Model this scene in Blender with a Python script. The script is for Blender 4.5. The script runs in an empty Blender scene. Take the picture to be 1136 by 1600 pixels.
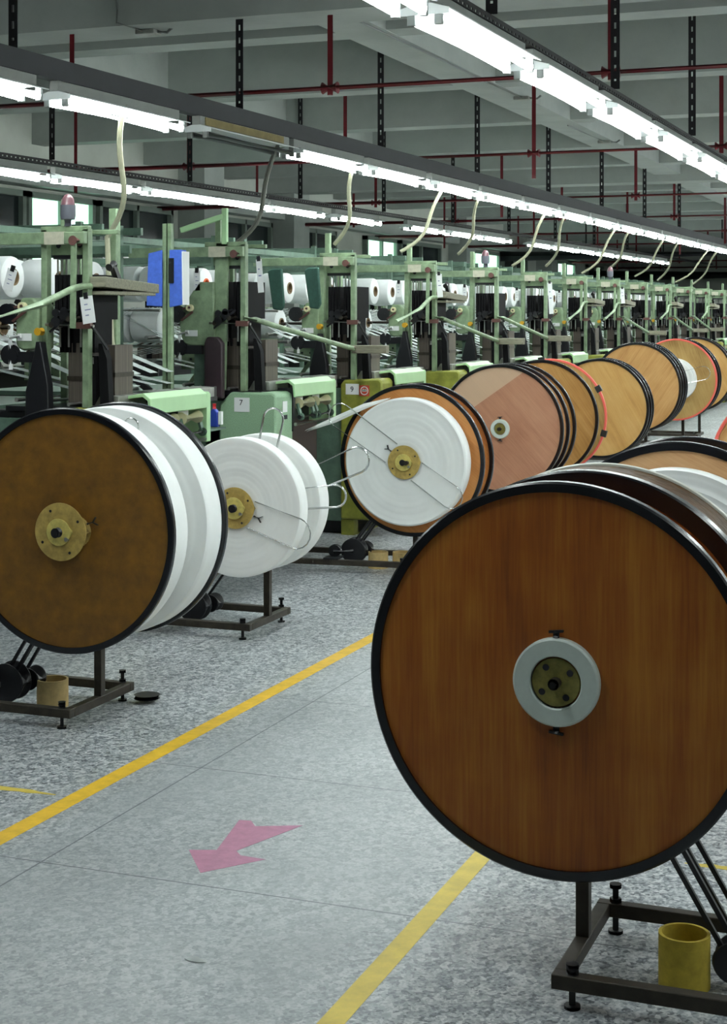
import bpy, math, random
from mathutils import Vector, Matrix
random.seed(7)
C = bpy.context.scene.collection
PI = math.pi
scene = bpy.context.scene

# ------------------------------------------------------------------ camera, world, exposure
cam_d = bpy.data.cameras.new('camera')
cam = bpy.data.objects.new('camera', cam_d); C.objects.link(cam)
cam.location = (0, 0, 1.65)
cam.rotation_euler = (PI / 2, 0, math.radians(21.133))
cam_d.sensor_fit = 'VERTICAL'
cam_d.sensor_height = 36.0
cam_d.lens = 2450 / 1600 * 36.0
cam_d.shift_y = -(800 - 492) / 1600.0
cam_d.clip_end = 200
scene.camera = cam

w = bpy.data.worlds.new('world'); scene.world = w
w.use_nodes = True
w.node_tree.nodes['Background'].inputs['Color'].default_value = (0.5, 0.6, 0.65, 1)
w.node_tree.nodes['Background'].inputs['Strength'].default_value = 0.05
scene.view_settings.view_transform = 'Standard'
scene.view_settings.look = 'None'
scene.view_settings.exposure = 0.9
scene.view_settings.gamma = 1.0
scene.view_settings.use_curve_mapping = False
scene.cycles.use_denoising = True
scene.cycles.max_bounces = 6
scene.cycles.diffuse_bounces = 4
scene.cycles.glossy_bounces = 3
scene.cycles.sample_clamp_indirect = 4.0
TUBE_POWER = 26.0

# ------------------------------------------------------------------ materials
def lin(r, g, b):
    def f(c):
        c /= 255.0
        return c / 12.92 if c <= 0.04045 else ((c + 0.055) / 1.055) ** 2.4
    return (f(r), f(g), f(b), 1)

def mat(name, col, rough=0.5, metal=0.0, var=0.0, vscale=8.0, spec=0.5, bump=0.0, bscale=60.0, stretch=None, dark=None):
    m = bpy.data.materials.new(name); m.use_nodes = True
    nt = m.node_tree; b = nt.nodes['Principled BSDF']
    b.inputs['Base Color'].default_value = col
    b.inputs['Roughness'].default_value = rough
    b.inputs['Metallic'].default_value = metal
    b.inputs['Specular IOR Level'].default_value = spec
    tc = None
    if var or bump:
        tc = nt.nodes.new('ShaderNodeTexCoord')
        mp = nt.nodes.new('ShaderNodeMapping'); nt.links.new(tc.outputs['Object'], mp.inputs['Vector'])
        if stretch: mp.inputs['Scale'].default_value = stretch
    if var:
        n = nt.nodes.new('ShaderNodeTexNoise'); n.inputs['Scale'].default_value = vscale
        n.inputs['Detail'].default_value = 6; n.inputs['Roughness'].default_value = 0.65
        nt.links.new(mp.outputs['Vector'], n.inputs['Vector'])
        r = nt.nodes.new('ShaderNodeValToRGB')
        d = dark or tuple(c * (1 - var) for c in col[:3]) + (1,)
        l = tuple(min(1, c * (1 + var * 0.5)) for c in col[:3]) + (1,)
        r.color_ramp.elements[0].position = 0.3; r.color_ramp.elements[0].color = d
        r.color_ramp.elements[1].position = 0.7; r.color_ramp.elements[1].color = l
        nt.links.new(n.outputs['Fac'], r.inputs['Fac'])
        nt.links.new(r.outputs['Color'], b.inputs['Base Color'])
    if bump:
        n2 = nt.nodes.new('ShaderNodeTexNoise'); n2.inputs['Scale'].default_value = bscale
        nt.links.new(mp.outputs['Vector'], n2.inputs['Vector'])
        bp = nt.nodes.new('ShaderNodeBump'); bp.inputs['Strength'].default_value = bump
        bp.inputs['Distance'].default_value = 0.01
        nt.links.new(n2.outputs['Fac'], bp.inputs['Height'])
        nt.links.new(bp.outputs['Normal'], b.inputs['Normal'])
    return m

def wood(name, base, dark, light, rot=0.0, figure=1.0, rough=0.5, patch=None, seed=0.0):
    """plywood seen on the disc face (local x,z); grain runs along z, turned by rot"""
    m = bpy.data.materials.new(name); m.use_nodes = True
    nt = m.node_tree; N = nt.nodes; L = nt.links; b = N['Principled BSDF']
    b.inputs['Roughness'].default_value = rough
    tc = N.new('ShaderNodeTexCoord')
    mp = N.new('ShaderNodeMapping'); L.new(tc.outputs['Object'], mp.inputs['Vector'])
    mp.inputs['Rotation'].default_value = (0, rot, 0); mp.inputs['Location'].default_value = (seed, seed * .7, seed * 1.3)
    m2 = N.new('ShaderNodeMapping'); L.new(mp.outputs['Vector'], m2.inputs['Vector'])
    m2.inputs['Scale'].default_value = (9, 9, 0.9)
    n1 = N.new('ShaderNodeTexNoise'); n1.inputs['Scale'].default_value = 1.0 * figure; n1.inputs['Detail'].default_value = 3
    n1.inputs['Distortion'].default_value = 0.8
    L.new(m2.outputs['Vector'], n1.inputs['Vector'])
    m3 = N.new('ShaderNodeMapping'); L.new(mp.outputs['Vector'], m3.inputs['Vector'])
    m3.inputs['Scale'].default_value = (130, 130, 5)
    n2 = N.new('ShaderNodeTexNoise'); n2.inputs['Scale'].default_value = 1.0; n2.inputs['Detail'].default_value = 4
    L.new(m3.outputs['Vector'], n2.inputs['Vector'])
    n3 = N.new('ShaderNodeTexNoise'); n3.inputs['Scale'].default_value = 5.0; n3.inputs['Detail'].default_value = 5
    L.new(mp.outputs['Vector'], n3.inputs['Vector'])
    a = N.new('ShaderNodeMath'); a.operation = 'MULTIPLY_ADD'; a.inputs[1].default_value = 0.35
    L.new(n2.outputs['Fac'], a.inputs[0]); 
    a1 = N.new('ShaderNodeMath'); a1.operation = 'MULTIPLY_ADD'; a1.inputs[1].default_value = 0.6
    a2 = N.new('ShaderNodeMath'); a2.operation = 'MULTIPLY'; a2.inputs[1].default_value = 0.3
    L.new(n3.outputs['Fac'], a2.inputs[0])
    L.new(n1.outputs['Fac'], a1.inputs[0]); L.new(a2.outputs[0], a1.inputs[2]); L.new(a1.outputs[0], a.inputs[2])
    r = N.new('ShaderNodeValToRGB'); e = r.color_ramp.elements
    e[0].position = 0.42; e[0].color = dark; e[1].position = 0.82; e[1].color = light
    k = e.new(0.6); k.color = base
    L.new(a.outputs[0], r.inputs['Fac'])
    out = r.outputs['Color']
    if patch:   # a lighter veneer sheet joined along a slanted seam
        sx = N.new('ShaderNodeSeparateXYZ'); L.new(tc.outputs['Object'], sx.inputs[0])
        p1 = N.new('ShaderNodeMath'); p1.operation = 'MULTIPLY_ADD'; p1.inputs[1].default_value = patch[0]
        L.new(sx.outputs['X'], p1.inputs[0]); L.new(sx.outputs['Z'], p1.inputs[2])
        p2 = N.new('ShaderNodeMath'); p2.operation = 'GREATER_THAN'; p2.inputs[1].default_value = patch[1]
        L.new(p1.outputs[0], p2.inputs[0])
        mx = N.new('ShaderNodeMix'); mx.data_type = 'RGBA'
        p3 = N.new('ShaderNodeMath'); p3.operation = 'MULTIPLY'; p3.inputs[1].default_value = 0.7
        L.new(p2.outputs[0], p3.inputs[0]); L.new(p3.outputs[0], mx.inputs['Factor'])
        L.new(out, mx.inputs['A']); mx.inputs['B'].default_value = patch[2]
        out = mx.outputs['Result']
    L.new(out, b.inputs['Base Color'])
    bp = N.new('ShaderNodeBump'); bp.inputs['Strength'].default_value = 0.08; bp.inputs['Distance'].default_value = 0.003
    L.new(n2.outputs['Fac'], bp.inputs['Height']); L.new(bp.outputs['Normal'], b.inputs['Normal'])
    return m

def emit(name, col, s):
    m = bpy.data.materials.new(name); m.use_nodes = True
    b = m.node_tree.nodes['Principled BSDF']
    b.inputs['Base Color'].default_value = col
    b.inputs['Emission Color'].default_value = col
    b.inputs['Emission Strength'].default_value = s
    return m

M = {}
M['green'] = mat('loom_green_paint', lin(130, 152, 120), 0.5, 0, 0.45, 11)
M['green_dark'] = mat('loom_grey_green_paint', lin(88, 114, 98), 0.55, 0, 0.4, 9)
M['green_light'] = mat('pale_green_paint', lin(176, 216, 166), 0.45, 0, 0.08, 6)
M['housing_green'] = mat('hammered_green_paint', lin(150, 184, 150), 0.55, 0, 0.22, 160, bump=0.3, bscale=160)
M['olive'] = mat('olive_paint', lin(136, 140, 54), 0.5, 0, 0.35, 12)
M['black'] = mat('black_machine_metal', lin(17, 18, 23), 0.4, 0, 0.4, 20)
M['black_rubber'] = mat('black_rubber_edging', lin(12, 14, 21), 0.27, 0, 0.3, 30)
M['harness'] = mat('matt_black_shafts', lin(11, 11, 14), 0.75, 0, 0.3, 20, spec=0.2)
M['brown_cover'] = mat('brown_painted_cover', lin(52, 38, 44), 0.5, 0, 0.3, 10)
M['stand_steel'] = mat('worn_dark_steel', lin(54, 48, 39), 0.5, 0.3, 0.5, 22)
M['steel'] = mat('bright_steel', lin(190, 190, 185), 0.3, 0.85, 0.3, 20)
M['grey_metal'] = mat('dull_grey_metal', lin(150, 152, 146), 0.45, 0.3, 0.35, 14)
M['chrome'] = mat('chromed_wire', lin(205, 208, 208), 0.22, 1.0)
M['ribbon'] = mat('white_ribbon', lin(243, 246, 245), 0.85, 0, 0.05, 5, spec=0.2)
M['yarn'] = mat('white_yarn', lin(236, 240, 240), 0.9, 0, 0.06, 12, spec=0.2)
M['thread'] = mat('translucent_white_threads', lin(214, 224, 222), 0.6, 0, 0.15, 60)
M['pale_wood'] = mat('pale_yellow_hub_wood', lin(210, 194, 108), 0.6, 0, 0.35, 26)
M['tan_board'] = mat('tan_hub_board', lin(182, 156, 84), 0.65, 0, 0.4, 26)
M['cream'] = mat('cream_plastic', lin(230, 224, 180), 0.45, 0, 0.12, 12)
M['white_plastic'] = mat('white_plastic_disc', lin(212, 224, 218), 0.45, 0, 0.06, 40)
M['olive_hub'] = mat('olive_bearing_cap', lin(132, 124, 62), 0.5, 0.2, 0.4, 40)
M['card'] = mat('brown_cardboard', lin(200, 174, 118), 0.85, 0, 0.2, 30)
M['card_yellow'] = mat('yellow_cardboard', lin(196, 172, 60), 0.8, 0, 0.25, 30)
M['paper'] = mat('white_paper', lin(235, 238, 238), 0.9)
M['ink'] = mat('dark_ink', lin(30, 32, 40), 0.8)
M['blue_ink'] = mat('blue_ink', lin(96, 104, 150), 0.8)
M['red_label'] = mat('red_label', lin(176, 62, 40), 0.6)
M['blue'] = mat('blue_cloth', lin(70, 106, 206), 0.85, 0, 0.18, 40)
M['blue_plastic'] = mat('dark_blue_plastic', lin(28, 52, 150), 0.4)
M['red_plastic'] = mat('red_plastic', lin(196, 42, 52), 0.4)
M['orange'] = mat('orange_core', lin(232, 110, 60), 0.6)
M['brown_core'] = mat('brown_cardboard_core', lin(112, 92, 66), 0.8)
M['yellow_knob'] = mat('amber_knob', lin(196, 150, 30), 0.45)
M['tray_wood'] = mat('greyed_wood', lin(132, 130, 112), 0.7, 0, 0.4, 10, stretch=(1, 8, 8))
M['rust'] = mat('rusty_red_metal', lin(92, 58, 52), 0.6, 0, 0.3, 20)
M['dome'] = mat('smoky_red_dome', lin(104, 72, 79), 0.3, 0, 0.1, 10)
M['dome_grey'] = mat('grey_lamp_base', lin(86, 88, 98), 0.5)
M['heddle'] = mat('brown_heddle_wires', lin(92, 84, 76), 0.6, 0.2, 0.6, 1.0, stretch=(220, 220, 2))
M['teal_cloth'] = mat('dark_green_cloth', lin(42, 76, 66), 0.9, 0, 0.3, 25)
M['red_pipe'] = mat('red_pipe_paint', lin(104, 14, 26), 0.4, 0, 0.25, 10)
M['strut'] = mat('dark_perforated_steel', lin(30, 28, 32), 0.5, 0.2, 0.3, 15)
M['rail'] = mat('dark_grey_beam_paint', lin(44, 46, 51), 0.55, 0, 0.2, 6)
M['slot'] = mat('slot_light', lin(140, 146, 144), 0.7)
M['batten'] = mat('grey_lamp_batten', lin(156, 160, 156), 0.5, 0, 0.1, 10)
M['ballast'] = mat('yellowed_ballast_strip', lin(150, 134, 84), 0.6, 0, 0.3, 10)
M['reflector'] = mat('white_lamp_reflector', lin(232, 238, 238), 0.35)
M['holder'] = mat('grey_lamp_holder', lin(120, 124, 122), 0.5)
M['tube'] = emit('lit_tube', (0.93, 1.0, 0.98, 1), TUBE_POWER)
M['tube_off'] = mat('unlit_tube', lin(60, 62, 66), 0.3)
M['cable'] = mat('beige_cable_hose', lin(176, 176, 150), 0.6, 0, 0.15, 20)
M['cable_dark'] = mat('dark_grey_cable_hose', lin(104, 106, 98), 0.6, 0, 0.2, 20)
M['ceiling'] = mat('ceiling_paint', lin(158, 164, 160), 0.9, 0, 0.10, 3)
M['beam'] = mat('beam_paint', lin(166, 172, 168), 0.9, 0, 0.12, 2.5)
M['wall'] = mat('wall_paint', lin(196, 200, 192), 0.9, 0, 0.1, 2)
M['win_frame'] = mat('window_frame_paint', lin(120, 132, 124), 0.6)
M['win_lit'] = emit('daylit_window_pane', lin(190, 246, 214), 1.3)
M['win_dark'] = mat('dark_window_pane', lin(38, 46, 48), 0.15)
M['line_yellow'] = mat('yellow_floor_paint', lin(222, 178, 40), 0.55, 0, 0.22, 14)
M['line_yellow_worn'] = mat('worn_yellow_floor_paint', lin(212, 188, 78), 0.55, 0, 0.3, 10)
M['pink'] = mat('faded_magenta_floor_paint', lin(172, 116, 142), 0.6, 0, 0.18, 30)
M['lint'] = mat('white_lint', lin(225, 230, 230), 0.95)
M['film'] = mat('glossy_brown_film', lin(66, 42, 10), 0.55, 0, 0.5, 14, bump=0.8, bscale=26, spec=0.08)
M['film_edge'] = mat('clear_film_edge', lin(226, 228, 220), 0.3)
M['pink_rim'] = mat('pink_red_plastic_edging', lin(222, 96, 84), 0.4)
M['tape'] = mat('black_tape', lin(18, 18, 20), 0.5)
M['pale_tape'] = mat('pale_tape', lin(186, 184, 164), 0.7, 0, 0.2, 30)

M['w_front'] = wood('deep_brown_plywood', lin(150, 79, 12), lin(112, 50, 4), lin(176, 114, 34), 0.0, 0.95, 0.5)
M['w_olive'] = mat('olive_brown_board', lin(118, 80, 14), 0.55, 0, 0.28, 14, dark=lin(92, 60, 10))
M['w_orange'] = wood('orange_brown_plywood', lin(186, 122, 60), lin(164, 100, 44), lin(204, 144, 84), 0.9, 0.8, 0.55, seed=5)
M['w_pink'] = wood('pinkish_brown_plywood', lin(178, 126, 98), lin(158, 104, 78), lin(196, 146, 116), 0.75, 1.0, 0.6, patch=(-0.7, 0.808, lin(214, 188, 160)), seed=7)
M['w_tan'] = wood('tan_brown_plywood', lin(168, 122, 62), lin(138, 92, 40), lin(188, 146, 86), 0.6, 1.2, 0.6, seed=9)
M['w_gold'] = wood('golden_plywood', lin(196, 150, 84), lin(172, 124, 62), lin(208, 166, 104), 0.5, 1.0, 0.6, seed=12)
M['w_grain'] = wood('golden_brown_grained_plywood', lin(186, 138, 80), lin(156, 106, 56), lin(204, 160, 104), -0.6, 1.5, 0.6, seed=15)
M['w_stain'] = wood('stained_olive_tan_board', lin(166, 132, 74), lin(120, 86, 36), lin(188, 158, 100), 0.3, 0.6, 0.55, seed=18)
M['w_pale'] = wood('pale_tan_plywood', lin(206, 160, 112), lin(182, 132, 84), lin(218, 178, 134), 1.1, 1.0, 0.6, seed=21)

def floor_mat():
    m = bpy.data.materials.new('terrazzo'); m.use_nodes = True
    nt = m.node_tree; N = nt.nodes; L = nt.links; b = N['Principled BSDF']
    tc = N.new('ShaderNodeTexCoord'); O = tc.outputs['Object']
    v = N.new('ShaderNodeTexVoronoi'); v.inputs['Scale'].default_value = 55; L.new(O, v.inputs['Vector'])
    bw = N.new('ShaderNodeRGBToBW'); L.new(v.outputs['Color'], bw.inputs[0])
    v2 = N.new('ShaderNodeTexVoronoi'); v2.inputs['Scale'].default_value = 130; L.new(O, v2.inputs['Vector'])
    bw2 = N.new('ShaderNodeRGBToBW'); L.new(v2.outputs['Color'], bw2.inputs[0])
    ad = N.new('ShaderNodeMath'); ad.operation = 'ADD'; L.new(bw.outputs[0], ad.inputs[0]); L.new(bw2.outputs[0], ad.inputs[1])
    hf = N.new('ShaderNodeMath'); hf.operation = 'MULTIPLY'; hf.inputs[1].default_value = 0.5; L.new(ad.outputs[0], hf.inputs[0])
    r = N.new('ShaderNodeValToRGB'); e = r.color_ramp.elements
    e[0].position = 0.22; e[0].color = lin(70, 76, 84); e[1].position = 0.76; e[1].color = lin(214, 216, 217)
    k = e.new(0.5); k.color = lin(158, 164, 169)
    L.new(hf.outputs[0], r.inputs['Fac'])
    # walkway worn smooth and dusty between the two yellow lines
    sx = N.new('ShaderNodeSeparateXYZ'); L.new(O, sx.inputs[0])
    def mth(op, a, bb, cc=None):
        n = N.new('ShaderNodeMath'); n.operation = op
        for i, q in enumerate((a, bb, cc)):
            if q is None: continue
            if isinstance(q, (int, float)): n.inputs[i].default_value = q
            else: L.new(q, n.inputs[i])
        return n.outputs[0]
    nz = N.new('ShaderNodeTexNoise'); nz.inputs['Scale'].default_value = 1.7; nz.inputs['Detail'].default_value = 5; L.new(O, nz.inputs['Vector'])
    dx = mth('ABSOLUTE', mth('ADD', sx.outputs['X'], 2.12), 0)
    aisle = N.new('ShaderNodeMapRange'); aisle.inputs['From Min'].default_value = 0.95; aisle.inputs['From Max'].default_value = 0.55
    L.new(dx, aisle.inputs['Value'])
    fac = mth('MULTIPLY', aisle.outputs[0], mth('MULTIPLY_ADD', nz.outputs['Fac'], 0.6, 0.35))
    mx = N.new('ShaderNodeMix'); mx.data_type = 'RGBA'; L.new(fac, mx.inputs['Factor'])
    L.new(r.outputs['Color'], mx.inputs['A']); mx.inputs['B'].default_value = lin(160, 166, 168)
    # stains
    n5 = N.new('ShaderNodeTexNoise'); n5.inputs['Scale'].default_value = 0.9; n5.inputs['Detail'].default_value = 4; L.new(O, n5.inputs['Vector'])
    st = N.new('ShaderNodeMapRange'); st.inputs['From Min'].default_value = 0.35; st.inputs['From Max'].default_value = 0.65
    st.inputs['To Min'].default_value = 0.8; st.inputs['To Max'].default_value = 1.05
    L.new(n5.outputs['Fac'], st.inputs['Value'])
    mu = N.new('ShaderNodeMix'); mu.data_type = 'RGBA'; mu.blend_type = 'MULTIPLY'; mu.inputs['Factor'].default_value = 1
    L.new(mx.outputs['Result'], mu.inputs['A']); L.new(st.outputs[0], mu.inputs['B'])
    # joints: lines on a 1.045 m grid
    def joint(co, off, pitch):
        q = mth('DIVIDE', mth('ADD', co, -off), pitch)
        fr = mth('FRACT', mth('ADD', q, 0.5), 0)
        d = mth('MULTIPLY', mth('ABSOLUTE', mth('ADD', fr, -0.5), 0), pitch)
        return mth('LESS_THAN', d, 0.0032)
    j = mth('MAXIMUM', mth('MULTIPLY', joint(sx.outputs['X'], -2.612, 1.0), mth('LESS_THAN', sx.outputs['X'], -2.2)), joint(sx.outputs['Y'], 4.06, 1.055))
    mj = N.new('ShaderNodeMix'); mj.data_type = 'RGBA'
    L.new(mth('MULTIPLY', j, 0.75), mj.inputs['Factor']); L.new(mu.outputs['Result'], mj.inputs['A']); mj.inputs['B'].default_value = lin(62, 68, 76)
    L.new(mj.outputs['Result'], b.inputs['Base Color'])
    ro = N.new('ShaderNodeMapRange'); ro.inputs['To Min'].default_value = 0.28; ro.inputs['To Max'].default_value = 0.48
    L.new(nz.outputs['Fac'], ro.inputs['Value']); L.new(ro.outputs[0], b.inputs['Roughness'])
    b.inputs['Specular IOR Level'].default_value = 0.4
    return m
M['floor'] = floor_mat()

# ------------------------------------------------------------------ mesh builder
def basis(d):
    d = d.normalized()
    up = Vector((0, 0, 1)) if abs(d.z) < 0.9 else Vector((0, 1, 0))
    a = d.cross(up).normalized(); return a, a.cross(d).normalized()

class MB:
    def __init__(s): s.v = []; s.f = []
    def add(s, vs, fs):
        o = len(s.v); s.v += [tuple(p) for p in vs]; s.f += [tuple(i + o for i in q) for q in fs]; return s
    def box(s, x0, x1, y0, y1, z0, z1):
        return s.add([(x, y, z) for x in (x0, x1) for y in (y0, y1) for z in (z0, z1)],
                     [(0, 1, 3, 2), (4, 6, 7, 5), (0, 4, 5, 1), (2, 3, 7, 6), (0, 2, 6, 4), (1, 5, 7, 3)])
    def bar(s, p0, p1, wd, ht=None, up=None):
        p0 = Vector(p0); p1 = Vector(p1); ht = ht or wd
        d = (p1 - p0).normalized()
        if up is None: a, b = basis(d)
        else: a = d.cross(Vector(up)).normalized(); b = a.cross(d).normalized()
        vs = [p + a * (i * wd / 2) + b * (j * ht / 2) for p in (p0, p1) for i in (-1, 1) for j in (-1, 1)]
        return s.add(vs, [(0, 1, 3, 2), (4, 6, 7, 5), (0, 4, 5, 1), (2, 3, 7, 6), (0, 2, 6, 4), (1, 5, 7, 3)])
    def tube(s, pts, r, n=8, closed=False):
        pts = [Vector(p) for p in pts]; K = len(pts); o = len(s.v); a0 = None
        for i, p in enumerate(pts):
            t = (pts[(i + 1) % K] - pts[i - 1]) if closed or 0 < i < K - 1 else (pts[1] - pts[0] if i == 0 else pts[-1] - pts[-2])
            t.normalize()
            if a0 is None: a0, b0 = basis(t)
            else:
                a0 = (a0 - t * a0.dot(t)).normalized(); b0 = t.cross(a0)
            rr = r[i] if isinstance(r, (list, tuple)) else r
            for k in range(n):
                g = 2 * PI * k / n; s.v.append(tuple(p + a0 * (rr * math.cos(g)) + b0 * (rr * math.sin(g))))
        for i in range(K if closed else K - 1):
            for k in range(n):
                i2 = (i + 1) % K; k2 = (k + 1) % n
                s.f.append((o + i * n + k, o + i * n + k2, o + i2 * n + k2, o + i2 * n + k))
        if not closed:
            s.f.append(tuple(o + k for k in range(n))[::-1]); s.f.append(tuple(o + (K - 1) * n + k for k in range(n)))
        return s
    def cyl(s, p0, p1, r, n=16): return s.tube([p0, p1], r, n)
    def lathe(s, prof, cx=0, cz=0, n=64, cy=0, axis='y', closed=True):
        """prof: (radius, along-axis) loop"""
        o = len(s.v); K = len(prof)
        for k in range(n):
            g = 2 * PI * k / n; cs, sn = math.cos(g), math.sin(g)
            for r, y in prof:
                if axis == 'y': s.v.append((cx + r * cs, cy + y, cz + r * sn))
                elif axis == 'z': s.v.append((cx + r * cs, cy + r * sn, cz + y))
                else: s.v.append((cx + y, cy + r * cs, cz + r * sn))
        for k in range(n):
            k2 = (k + 1) % n
            for i in range(K if closed else K - 1):
                i2 = (i + 1) % K; s.f.append((o + k * K + i, o + k2 * K + i, o + k2 * K + i2, o + k * K + i2))
        return s
    def disc(s, cx, cz, r, y0, y1, n=64): 
        return s.tube([(cx, y0, cz), (cx, y1, cz)], r, n)
    def prism(s, poly, y0, y1):
        n = len(poly)
        return s.add([(x, y0, z) for x, z in poly] + [(x, y1, z) for x, z in poly],
                     [tuple(range(n)), tuple(range(2 * n - 1, n - 1, -1))] + [(i, i + n, (i + 1) % n + n, (i + 1) % n) for i in range(n)])
    def prism_x(s, poly, x0, x1):
        n = len(poly)
        return s.add([(x0, y, z) for y, z in poly] + [(x1, y, z) for y, z in poly],
                     [tuple(range(n)), tuple(range(2 * n - 1, n - 1, -1))] + [(i, i + n, (i + 1) % n + n, (i + 1) % n) for i in range(n)])
    def prism_z(s, poly, z0, z1):
        n = len(poly)
        return s.add([(x, y, z0) for x, y in poly] + [(x, y, z1) for x, y in poly],
                     [tuple(range(n)), tuple(range(2 * n - 1, n - 1, -1))] + [(i, i + n, (i + 1) % n + n, (i + 1) % n) for i in range(n)])
    def build(s, name, m, parent=None, loc=(0, 0, 0), bevel=0.0, label=None, kind=None):
        me = bpy.data.meshes.new(name); me.from_pydata(s.v, [], s.f)
        import bmesh
        bm = bmesh.new(); bm.from_mesh(me); bmesh.ops.recalc_face_normals(bm, faces=bm.faces); bm.to_mesh(me); bm.free()
        me.materials.append(M[m] if isinstance(m, str) else m)
        me.shade_smooth(); me.set_sharp_from_angle(angle=math.radians(38))
        o = bpy.data.objects.new(name, me); C.objects.link(o)
        if parent: o.parent = parent
        o.location = loc
        if bevel:
            b = o.modifiers.new('bevel', 'BEVEL'); b.width = bevel; b.segments = 2; b.limit_method = 'ANGLE'
        if label: o['label'] = label
        if kind: o['kind'] = kind
        return o

def thing(name, label, cat, loc=(0, 0, 0), rz=0.0, group=None):
    o = bpy.data.objects.new(name, None); C.objects.link(o)
    o.empty_display_size = 0.1
    o.location = loc; o.rotation_euler = (0, 0, rz); tag(o, label, cat, group); return o
def tag(o, label, cat, group=None):
    o['label'] = label; o['category'] = cat
    if group: o['group'] = group
    return o
def struct(o, label=None):
    o['kind'] = 'structure'
    if label: o['label'] = label
    return o
def dup(root, loc, label, rz=0.0, group=None):
    r = root.copy(); C.objects.link(r); r.location = loc; r.rotation_euler = (0, 0, rz); r['label'] = label
    if group: r['group'] = group
    for ch in root.children:
        c = ch.copy(); C.objects.link(c); c.parent = r
        for g in ch.children:
            d = g.copy(); C.objects.link(d); d.parent = c
    return r
ORD = ['first', 'second', 'third', 'fourth', 'fifth', 'sixth', 'seventh', 'eighth', 'ninth', 'tenth', 'eleventh', 'twelfth',
       'thirteenth', 'fourteenth', 'fifteenth', 'sixteenth', 'seventeenth', 'eighteenth', 'nineteenth', 'twentieth']

# ------------------------------------------------------------------ the setting
XL, XR, YN, YF, ZC = -10.0, 6.0, -4.0, 50.0, 4.2
struct(MB().box(XL - .2, XR + .2, YN - .2, YF + .2, -0.2, 0).build('floor', 'floor'), 'speckled grey terrazzo floor with thin dark joints')
struct(MB().box(XL - .2, XR + .2, YN - .2, YF + .2, ZC, ZC + .2).build('ceiling', 'ceiling'), 'grey painted concrete ceiling')
struct(MB().box(XL - .2, XL, YN, YF, 0, ZC).build('wall_left', 'wall'), 'pale wall with windows behind the looms')
struct(MB().box(XR, XR + .2, YN, YF, 0, ZC).build('wall_right', 'wall'))
struct(MB().box(XL, XR, YF, YF + .2, 0, ZC).build('wall_back', 'wall'))
struct(MB().box(XL, XR, YN - .2, YN, 0, ZC).build('wall_front', 'wall'))
tn = 0
def trim(mb, label):
    global tn; tn += 1
    return struct(mb.build('trim_%d' % tn, 'beam'), label)
for i, y in enumerate((-4.0 + .3, 9.02, 22.0, 35.0, 48.0)):
    trim(MB().box(XL, XR, y - .22, y + .22, 3.5, ZC), 'deep concrete cross beam under the ceiling')
for i, y in enumerate((-.5, 2.15, 4.8, 7.1, 10.2, 12.85, 15.5, 18.1, 20.3, 24.6, 27.2, 29.8, 32.4, 37.6, 40.2, 42.8, 45.4)):
    trim(MB().box(XL, XR, y - .15, y + .12, 3.6, ZC), 'shallow concrete cross beam under the ceiling')
for x in (-7.18, -4.08, -.9, 2.3):
    trim(MB().box(x, x + .36, YN, YF, 3.605 if x < -7 else 3.595, ZC), 'concrete beam running along the hall')
# ledge of the left wall above the window band
trim(MB().box(XL, XL + .25, YN, YF, 3.1, 3.3), 'pale ledge above the window band')
wn = 0
def window(y0, y1, lit, z0=1.9, z1=3.05):
    global wn; wn += 1
    x = XL + .005
    f = MB()
    f.box(x, x + .09, y0, y0 + .07, z0, z1); f.box(x, x + .09, y1 - .07, y1, z0, z1)
    f.box(x, x + .09, y0, y1, z0, z0 + .07); f.box(x, x + .09, y0, y1, z1 - .07, z1)
    ym = (y0 + y1) / 2; f.box(x, x + .09, ym - .03, ym + .03, z0, z1); f.box(x, x + .09, y0, y1, 2.5, 2.55)
    o = struct(f.build('window_%d' % wn, 'win_frame'), 'daylit window in the left wall' if lit else 'dark window in the left wall')
    MB().box(x + .01, x + .03, y0 + .07, y1 - .07, z0 + .07, z1 - .07).build('window_pane', 'win_lit' if lit else 'win_dark', o)
y = 9.0
for (a, b, l) in ((11.0, 13.2, 0), (13.3, 15.1, 0), (15.15, 16.6, 1), (16.7, 18.6, 0), (19.9, 21.8, 0), (22.6, 24.4, 0), (25.8, 27.4, 1), (27.6, 30.0, 0), (32.2, 34.2, 1), (34.5, 36.6, 0), (39.5, 41.5, 1), (43.0, 45.0, 0)):
    window(a, b, l)
for i, y in enumerate((19.2, 22.2, 31.0, 38.0, 47.0)):
    trim(MB().box(XL, XL + .4, y - .3, y + .3, 0, ZC), 'pale wall pillar between the windows')

# painted marks on the floor
def slab(poly, name, m, label, z=0.0007):
    o = MB().prism_z(poly, 0.0002, z).build(name, m); return tag(o, label, 'floor marking')
slab([(-2.885, 1.5), (-2.812, 1.5), (-2.812, 40), (-2.885, 40)], 'floor_line', 'line_yellow', 'bright yellow line on the floor in front of the white-ribbon reels')
slab([(-1.418, .8), (-1.356, .8), (-1.356, 34), (-1.418, 34)], 'floor_line', 'line_yellow_worn', 'paler worn yellow line running under the large brown reel')
random.seed(3)
def smear(x0, x1, y, wd, label):
    n = 14; top = []; bot = []
    for i in range(n + 1):
        x = x0 + (x1 - x0) * i / n; e = min(1, 4 * min(i, n - i) / n + .15)
        top.append((x, y + wd * e * random.uniform(.5, 1))); bot.append((x, y - wd * e * random.uniform(.5, 1)))
    slab(bot + top[::-1], 'floor_paint_smear', 'line_yellow_worn', label, 0.001)
smear(-3.42, -2.93, 4.645, .022, 'short smeared yellow mark beside the bright yellow line')
smear(-.8, -.42, 4.75, .022, 'broken yellow paint mark behind the steel stand of the large brown reel')
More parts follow.
